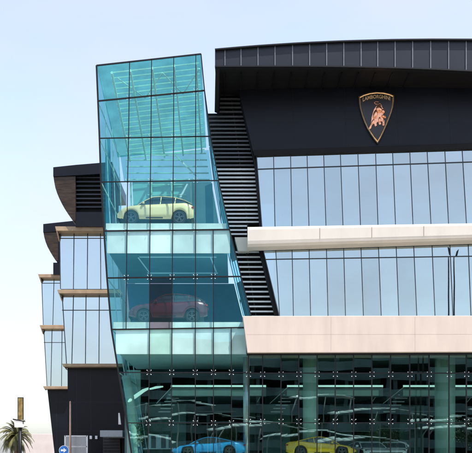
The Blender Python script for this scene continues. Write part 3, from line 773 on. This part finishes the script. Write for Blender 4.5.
for v in tm.vertices:
    X = lerp(148, 323, (v.co.x-x0)/(x1-x0)); s_ = 31+6*abs((X-236)/88); base = 120+18*((X-236)/88)**2
    p = z2l(X, base-v.co.y*s_); p.y = -.05-v.co.z; v.co = p
tm.materials.clear(); tm.materials.append(M['gold']); tm.name = 'lettering'
to = bpy.data.objects.new('lettering', tm); C.objects.link(to); to.parent = cr

# ================================================================== CARS
def car(label, paint, L=4.6, H=1.45, W=1.9, style='sedan', loc=(0, 0, 0), rz=0, group=None, name='car'):
    t = thing(name, label, 'car', loc, rz, group)
    hl = L/2
    if style == 'suv':
        wr, wb = .42, 3.02; sill = .33
        belt = [(-1, 1.0), (-.96, 1.10), (-.8, 1.20), (-.3, 1.15), (.25, 1.10), (.45, 1.08), (.75, .99), (.92, .84), (1, .62)]
        roof = [(-.94, 1.20), (-.78, 1.38), (-.5, 1.57), (-.18, 1.64), (.08, 1.60), (.28, 1.37), (.46, 1.09)]
    elif style == 'sport':
        wr, wb = .35, 2.65; sill = .22
        belt = [(-1, .78), (-.9, .88), (-.6, .93), (-.2, .84), (.25, .78), (.5, .74), (.75, .66), (.92, .54), (1, .42)]
        roof = [(-.72, .92), (-.45, 1.06), (-.2, 1.17), (.0, 1.20), (.15, 1.14), (.35, .97), (.52, .76)]
    else:
        wr, wb = .33, 2.7; sill = .24
        belt = [(-1, .86), (-.93, .98), (-.7, 1.0), (-.3, .94), (.25, .9), (.45, .88), (.75, .80), (.92, .70), (1, .55)]
        roof = [(-.74, .99), (-.55, 1.22), (-.3, 1.42), (-.05, 1.46), (.12, 1.40), (.3, 1.16), (.46, .89)]
    hs = H/max(z for _, z in roof)
    belt = [(a, z*hs) for a, z in belt]; roof = [(a, z*hs) for a, z in roof]
    def smooth(tab, x, e=.035): return (interp(tab, x-e)+interp(tab, x)*2+interp(tab, x+e))/4
    wx = (wb/2, -wb/2)
    def zb_(x):
        z = sill+.12*max(0, abs(x)/hl-.85)/.15
        for c in wx:
            d = abs(x-c); ra = wr+.06
            if d < ra: z = max(z, wr+math.sqrt(ra*ra-d*d))
        return z
    def hw(x): f = abs(x)/hl; return W/2*(1-.02*(1-f)-.20*max(0, f-.72)**1.5/.28**1.5)
    N = 72; xs = [-hl+L*i/N for i in range(N+1)]
    m = LM(); ring = []
    for x in xs:
        f = x/hl; zt = smooth(belt, f); z0 = min(zb_(x), zt-.12); w = hw(x); zm = lerp(z0, zt, .5)
        pts = [(w*.9, z0), (w*.985, z0+.03), (w, lerp(z0, zt, .35)), (w*.985, lerp(z0, zt, .72)), (w*.93, zt-.02), (w*.82, zt+.015), (w*.4, zt+.03), (0, zt+.035)]
        ring.append([Vector((x, a, z)) for a, z in pts]+[Vector((x, -a, z)) for a, z in reversed(pts[:-1])])
    for i in range(N):
        for k in range(len(ring[0])-1): m.face([ring[i][k], ring[i+1][k], ring[i+1][k+1], ring[i][k+1]], True)
    m.face(ring[0]); m.face(ring[-1])
    o = m.build('body', paint, t)
    me = o.data; bm = bmesh.new(); bm.from_mesh(me); bmesh.ops.remove_doubles(bm, verts=bm.verts, dist=.0005); bmesh.ops.recalc_face_normals(bm, faces=bm.faces); bm.to_mesh(me); bm.free()
    m = LM(); m.box(-hl+.25, hl-.25, -W/2+.12, W/2-.12, sill-.04, .62*hs); m.build('underbody', M['trim'], t)
    # greenhouse
    def cab(x):
        f = x/hl; zr = smooth(roof, f, .02); zt = smooth(belt, f)-.01; return zt, max(zr, zt)
    xa, xb = roof[0][0]*hl, roof[-1][0]*hl; K_ = 26; rg = []
    for i in range(K_+1):
        x = lerp(xa, xb, i/K_); zt, zr = cab(x); w = hw(x); h = max(0, zr-zt)
        rg.append((x, zt, zr, w*.90, w*.90-.42*h))
    g = LM(); rr = LM()
    for i in range(K_):
        (x, zt, zr, a, b), (x2, zt2, zr2, a2, b2) = rg[i], rg[i+1]
        for s in (-1, 1): g.face([(x, s*a, zt), (x2, s*a2, zt2), (x2, s*b2, zr2-.03), (x, s*b, zr-.03)], True)
        top = min(zr, zr2) > H*.88
        tgt = rr if top else g
        tgt.face([(x, -b, zr-.03), (x2, -b2, zr2-.03), (x2, -b2*.8, zr2), (x, -b*.8, zr)], True)
        tgt.face([(x, -b*.8, zr), (x2, -b2*.8, zr2), (x2, b2*.8, zr2), (x, b*.8, zr)], True)
        tgt.face([(x, b*.8, zr), (x2, b2*.8, zr2), (x2, b2, zr2-.03), (x, b, zr-.03)], True)
    g.build('window', M['carglass'], t)
    for s in (-1, 1):   # roof rails and pillars
        pts = [Vector((x, s*(b+.008), zr-.03)) for (x, zt, zr, a, b) in rg]; rr.tube(pts, .05 if style == 'sedan' else .03, 6)
        for fx in ((-.16,) if style == 'sport' else (-.12, -.5)):
            x = fx*hl; i = int((x-xa)/(xb-xa)*K_); (x, zt, zr, a, b) = rg[max(0, min(K_, i))]; rr.bar((x, s*(a+.006), zt), (x-.05, s*(b+.006), zr-.03), .05, .03)
    rr.build('roof', paint, t)
    for c in wx:
        for s in (-1, 1):
            m = LM(); yo = s*(W/2-.02); yi = s*(W/2-.25); rnum = 28
            prf = [(wr*.72, yo), (wr*.93, yo), (wr, yo-s*.04), (wr, yi)]
            for k in range(rnum):
                a0, a1 = 2*math.pi*k/rnum, 2*math.pi*(k+1)/rnum
                for (r0, y0), (r1, y1) in zip(prf, prf[1:]):
                    m.face([(c+r0*math.cos(a0), y0, wr+r0*math.sin(a0)), (c+r0*math.cos(a1), y0, wr+r0*math.sin(a1)), (c+r1*math.cos(a1), y1, wr+r1*math.sin(a1)), (c+r1*math.cos(a0), y1, wr+r1*math.sin(a0))], True)
            wh = m.build('wheel', M['rubber'], t)
            m = LM()
            for k in range(5):
                an = 2*math.pi*k/5+.3
                for dd in (-.16, .16):
                    m.bar((c, yo-s*.03, wr), (c+wr*.7*math.cos(an+dd), yo-s*.015, wr+wr*.7*math.sin(an+dd)), .035, .03)
            for k in range(28):
                a0, a1 = 2*math.pi*k/28, 2*math.pi*(k+1)/28; m.bar((c+wr*.70*math.cos(a0), yo-s*.01, wr+wr*.70*math.sin(a0)), (c+wr*.70*math.cos(a1), yo-s*.01, wr+wr*.70*math.sin(a1)), .03, .05)
            m.tube([(c, yo-s*.05, wr), (c, yo-s*.0, wr)], .06, 10); m.build('rim', M['rim'], wh)
            m = LM(); m.tube([(c, yo-s*.12, wr), (c, yo-s*.13, wr)], wr*.68, 24); m.build('brake_disc', M['trim'], wh)
    zf = smooth(belt, .93)
    for s in (-1, 1):
        m = LM(); w1 = hw(hl*.93); m.prism([(hl*.86, s*w1*.93, zf-.0), (hl*.985, s*w1*.72, zf-.13), (hl*.985, s*w1*.70, zf-.22), (hl*.90, s*(w1*1.01), zf-.12)], (.01, s*.02, 0)); m.build('headlight', M['lampglass'], t)
        m = LM(); zr_ = smooth(belt, -.97)-.1; m.box(-hl-.015, -hl+.12, s*W*.25, s*W*.43, zr_-.06, zr_+.03); m.build('tail_light', M['red_light'], t)
        m = LM(); x = .30*hl; m.box(x-.06, x+.08, s*(W/2+.02)-.09, s*(W/2+.02)+.09, smooth(belt, .3)+.02, smooth(belt, .3)+.15); m.build('side_mirror', paint, t, .03)
        m = LM(); m.box(-.2*hl, .24*hl, s*(hw(0)+.000)-.012, s*(hw(0)+.0)+.012, sill+.02, sill+.09); m.build('side_skirt', M['trim'], t)
    m = LM(); m.box(hl-.06, hl+.015, -W*.36, W*.36, sill+.02, sill+.2); m.build('grille', M['trim'], t, .02)
    return t
def paint(n, c, coat=1.0, metal=.1): return mat(n, c, .3, metal, .02, 1, coat=coat)
py = P(156.5, 456, 57.25)
car('pale yellow sport utility car on the upper floor of the glass tower', paint('yellow_paint', (.95, .74, .40)), 4.8, 1.84, 2.0, 'suv', (py.x, 57.25, Z3), math.pi)
py = P(169, 456, 57.3)
car('dark red car on the lower floor of the glass tower', paint('red_paint', (.10, .006, .020)), 4.95, 1.88, 2.0, 'suv', (py.x, 57.3, Z2), math.pi)
py = P(209, 456, 58.6)
car('bright blue low sports car behind the ground floor glass', paint('blue_paint', (.02, .36, .80)), 4.7, 1.32, 1.95, 'sport', (py.x, 58.4, FLOOR+.37), math.pi)
py = P(320, 456, 58.6)
car('yellow low sports car behind the ground floor glass', paint('lemon_paint', (.92, .53, .02)), 4.5, 1.34, 1.95, 'sport', (py.x, 58.6, FLOOR+.37), 0)
for (x, n) in ((209, 'low round edged display plinth under the blue sports car'), (322, 'low round edged display plinth under the yellow sports car')):
    c = P(x, 456, 58.5); m = MB(); m.box(c.x-2.6, c.x+2.6, 57.2, 59.8, FLOOR+.02, FLOOR+.36); tag(m.build('display_plinth', M['desk'], None, .08), n, 'plinth', 'plinths under the showroom sports cars')
wp = paint('white_paint', (.85, .87, .88), 1.0, 0)
py = P(368, 456, 60); w1 = car('low white car inside the showroom, next to the yellow sports car', wp, 4.4, 1.17, 1.95, 'sport', (py.x, 60.1, FLOOR+.27), R(-78), 'white cars in the showroom')
py = P(395, 456, 60); w2 = copy_tree(w1); w2.location = (py.x, 60.3, FLOOR+.27); w2.rotation_euler.z = R(-104); m = MB(); m.box(w1.location.x-1.4, py.x+1.5, 57.4, 62.8, FLOOR+.02, FLOOR+.26); tag(m.build('display_plinth', M['desk'], None, .06), 'wide low display plinth carrying the two white cars', 'plinth', 'plinths under the showroom sports cars')
w2['label'] = 'low white car inside the showroom, farther from the yellow sports car'

# ---- showroom furniture
pt_ = thing('potted_plant', 'leafy plant in a dark blue pot inside the tower corner', 'plant', tuple(P(138.5, 456, 58))); pt_.location.z = FLOOR+.02
zt2 = P(0, 447, 58).z-FLOOR; m = LM(); m.tube([(0, 0, 0), (0, 0, zt2)], [.16, .24], 16); m.build('pot', M['pot'], pt_)
m = LM(); m.tube([(0, 0, zt2), (.02, 0, zt2+.8)], .03, 6); m.build('stem', M['drypalm'], pt_)
m = LM(); rnd = random.Random(5)
for i in range(170):
    c = Vector((rnd.gauss(0, .16), rnd.gauss(0, .16), zt2+.35+rnd.random()*1.05)); d = Vector((rnd.gauss(0, 1), rnd.gauss(0, 1), rnd.gauss(.4, .6))).normalized(); s_ = d.orthogonal().normalized()
    m.face([c, c+d*.09+s_*.035, c+d*.19, c+d*.09-s_*.035])
m.build('foliage', M['greenleaf'], pt_)
for i, x in enumerate((153.5, 163.5)):
    t = thing('poster_stand', ['dark poster in a pale frame inside the tower, nearer the plant', 'dark poster in a pale frame inside the tower, nearer the blue car'][i], 'poster stand', tuple(P(x, 456, 64)), 0, 'poster stands in the showroom'); t.location.z = FLOOR+.02
    zz = P(0, 435, 64).z-FLOOR; m = LM(); m.box(-.36, .36, 0, .06, 0, zz); m.build('stand_frame', M['desk'], t, .01)
    m = LM(); m.box(-.17, .17, -.012, 0, .3, zz-.06); m.build('poster', M['poster'], t)
t = thing('reception_desk', 'long white reception desk behind the blue car', 'desk', tuple(P(165, 456, 61))); t.location.z = FLOOR+.02
a, b2 = P(143, 0, 61).x-t.location.x, P(188, 0, 61).x-t.location.x
m = LM(); zz = P(0, 448.5, 61).z-FLOOR; m.box(a, b2, 0, .7, zz-.08, zz); m.build('desk_top', M['desk'], t, .01)
m = LM(); m.box(a+.1, b2-.1, .1, .6, 0, zz-.08); m.build('desk_body', M['poster'], t)

# ================================================================== SEEN ONLY IN THE REFLECTIONS (behind the camera)
dg = mat('garage_concrete', (.07, .09, .095), .85, 0, .35, .3)
pg = thing('parking_garage', 'open multi storey car park across the street, mirrored in the ground floor glass', 'building', (0, -50, 0))
YGz = -46
m = MB()
for z in (3.3, 6.3, 9.3, 12.3, 15.3, 18.3): m.box(-22, 80, YGz-22, YGz, z-.35, z)
m.build('deck', dg, pg)
m = MB(); m.box(-22, 80, YGz-22.4, YGz-22, 0, 21.4); m.build('rear_wall', dg, pg)
m = MB()
for z in (3.3, 6.3, 9.3, 12.3, 15.3, 18.3): m.box(-22, 80, YGz, YGz+.15, z-.4, z+1.15)
m.build('parapet', mat('parapet_paint', (.12, .15, .15), .8, 0, .5, .25), pg)
m = MB(); m.box(-23, 82, YGz-24, YGz+1.5, 21.4, 22); m.build('roof', M['concrete'], pg)
for i in range(13): 
    x = -21+i*8; m = MB(); m.box(x-.3, x+.3, YGz-1, YGz-.4, 0, 21.4); m.build('column', dg, pg)
cols_ = [(.6, .62, .64), (.05, .08, .2), (.4, .02, .02), (.3, .32, .33)]
for i in range(10):
    c = copy_tree(w1); c.location = (-17+i*6.1+random.uniform(-1, 1), YGz-3.2, (6.32, 3.32)[i % 2]+.0); c.rotation_euler.z = R(90); 
    c['label'] = 'car parked on an open deck of the mirrored car park'; c['group'] = 'cars parked on the car park decks'
sail = mat('sail_fabric', (.50, .52, .48), .8, 0, .06, 1)
def canopy(x, y, wd, h, label, rz=0):
    t = thing('shade_canopy', label, 'canopy', (x, y, 0), rz, 'white parking canopies mirrored in the glass')
    m = LM(); n = 12
    for i in range(n):
        for j in range(6):
            def q(a, b): 
                u = a/n*2-1; v = b/6; return Vector((u*wd, v*4.2-2.1, h+.75*(1-u*u)-.30*v+.12*math.sin(u*3)*v))
            m.face([q(i, j), q(i+1, j), q(i+1, j+1), q(i, j+1)], True)
    o = m.build('fabric_roof', sail, t); md = o.modifiers.new('thick', 'SOLIDIFY'); md.thickness = .12
    for sx in (-.9, 0, .9):
        m = LM(); m.tube([(sx*wd, -2.2, 0), (sx*wd, -2.2, h*.8), (sx*wd*.9, 0, h+.2)], .11, 8); m.build('post', M['steel'], t)
for (x, y, wd, h, rz) in ((-22, -22, 7, 5.2, .1), (-6, -26, 8, 7.4, -.12), (10, -21, 7, 4.6, .15), (22, -27, 8, 8.2, -.1), (36, -22, 8, 5.6, .12), (52, -26, 9, 7.2, -.08), (-14, -15, 6, 3.9, .06), (3, -13, 6, 5.6, -.1), (17, -14, 6, 3.6, -.06), (30, -15, 6, 6.4, .1), (-9, -31, 6, 9.6, .14), (14, -31, 5, 10.8, -.16), (44, -30, 7, 9.2, .1)):
    canopy(x, y, wd, h, 'white curved fabric parking canopy across the street, mirrored in the ground floor glass', rz)
def crowntree(loc, H, Rr, seed):
    rnd = random.Random(seed); t = thing('street_tree', 'dark leafy street tree mirrored in the ground floor glass', 'tree', loc, 0, 'street trees mirrored in the glass')
    m = LM(); m.tube([(0, 0, 0), (.1, 0, H*.3), (0, .1, H*.6)], [.2, .15, .08], 8)
    for k in range(6):
        a = k*1.05; m.tube([(0.05, 0, H*.4), (math.cos(a)*Rr*.6, math.sin(a)*Rr*.6, H*.75)], [.08, .02], 5)
    m.build('trunk', M['drypalm'], t)
    m = LM(); cl = [Vector((rnd.gauss(0, .45)*Rr, rnd.gauss(0, .45)*Rr, H*.7+rnd.gauss(0, .16)*H)) for _ in range(16)]
    for i in range(2600):
        c = rnd.choice(cl)+Vector((rnd.gauss(0, 1), rnd.gauss(0, 1), rnd.gauss(0, .8)))*Rr*.2
        d = Vector((rnd.gauss(0, 1), rnd.gauss(0, 1), rnd.gauss(0, 1))).normalized(); s_ = d.orthogonal().normalized()
        m.face([c, c+d*.16+s_*.08, c+d*.32, c+d*.16-s_*.08])
    m.build('crown', M['greenleaf'], t); return t
tr = [crowntree((-16, -34, 0), 8, 3, 11), crowntree((-2, -35, 0), 6.8, 2.8, 12)]
for i, (x, y) in enumerate(((9, -34), (24, -36), (38, -33), (51, -35))):
    c = copy_tree(tr[i % 2]); c.location = (x, y, 0); c.rotation_euler.z = i*1.3
# twin street lamps that mirror in the pale glazing
def mirror_pt(px, py_, Yv):
    p = P(px, py_, Yv); n = Vector((-K, 1, 0)); L_ = n.length; n.normalize(); d = n.dot(p)-YB/L_; return p-2*d*n
for i, (px, py_, hx) in enumerate(((449.8, 250.5, -1), (456.0, 251.5, 1))):
    p = mirror_pt(px, py_, 72+i*.6)
    t = thing('street_lamp', ['tall street lamp reflected in the glazing, its head turned left', 'tall street lamp reflected in the glazing, its head turned right'][i], 'street lamp', (p.x, p.y, 0), 0, 'street lamps mirrored in the glazing')
    m = LM(); m.tube([(0, 0, 0), (0, 0, p.z-.9), (0, 0, p.z-.4)], [.09, .05, .04], 10); m.build('pole', M['frame'], t)
    m = LM(); m.prism([(hx*-.02, -.12, p.z-.45), (hx*.16, -.12, p.z-.35), (hx*.30, -.12, p.z+.35 if i == 0 else p.z+.28), (hx*.12, -.12, p.z+.1)], (0, .24, 0)); m.build('lamp_head', M['trim'], t)
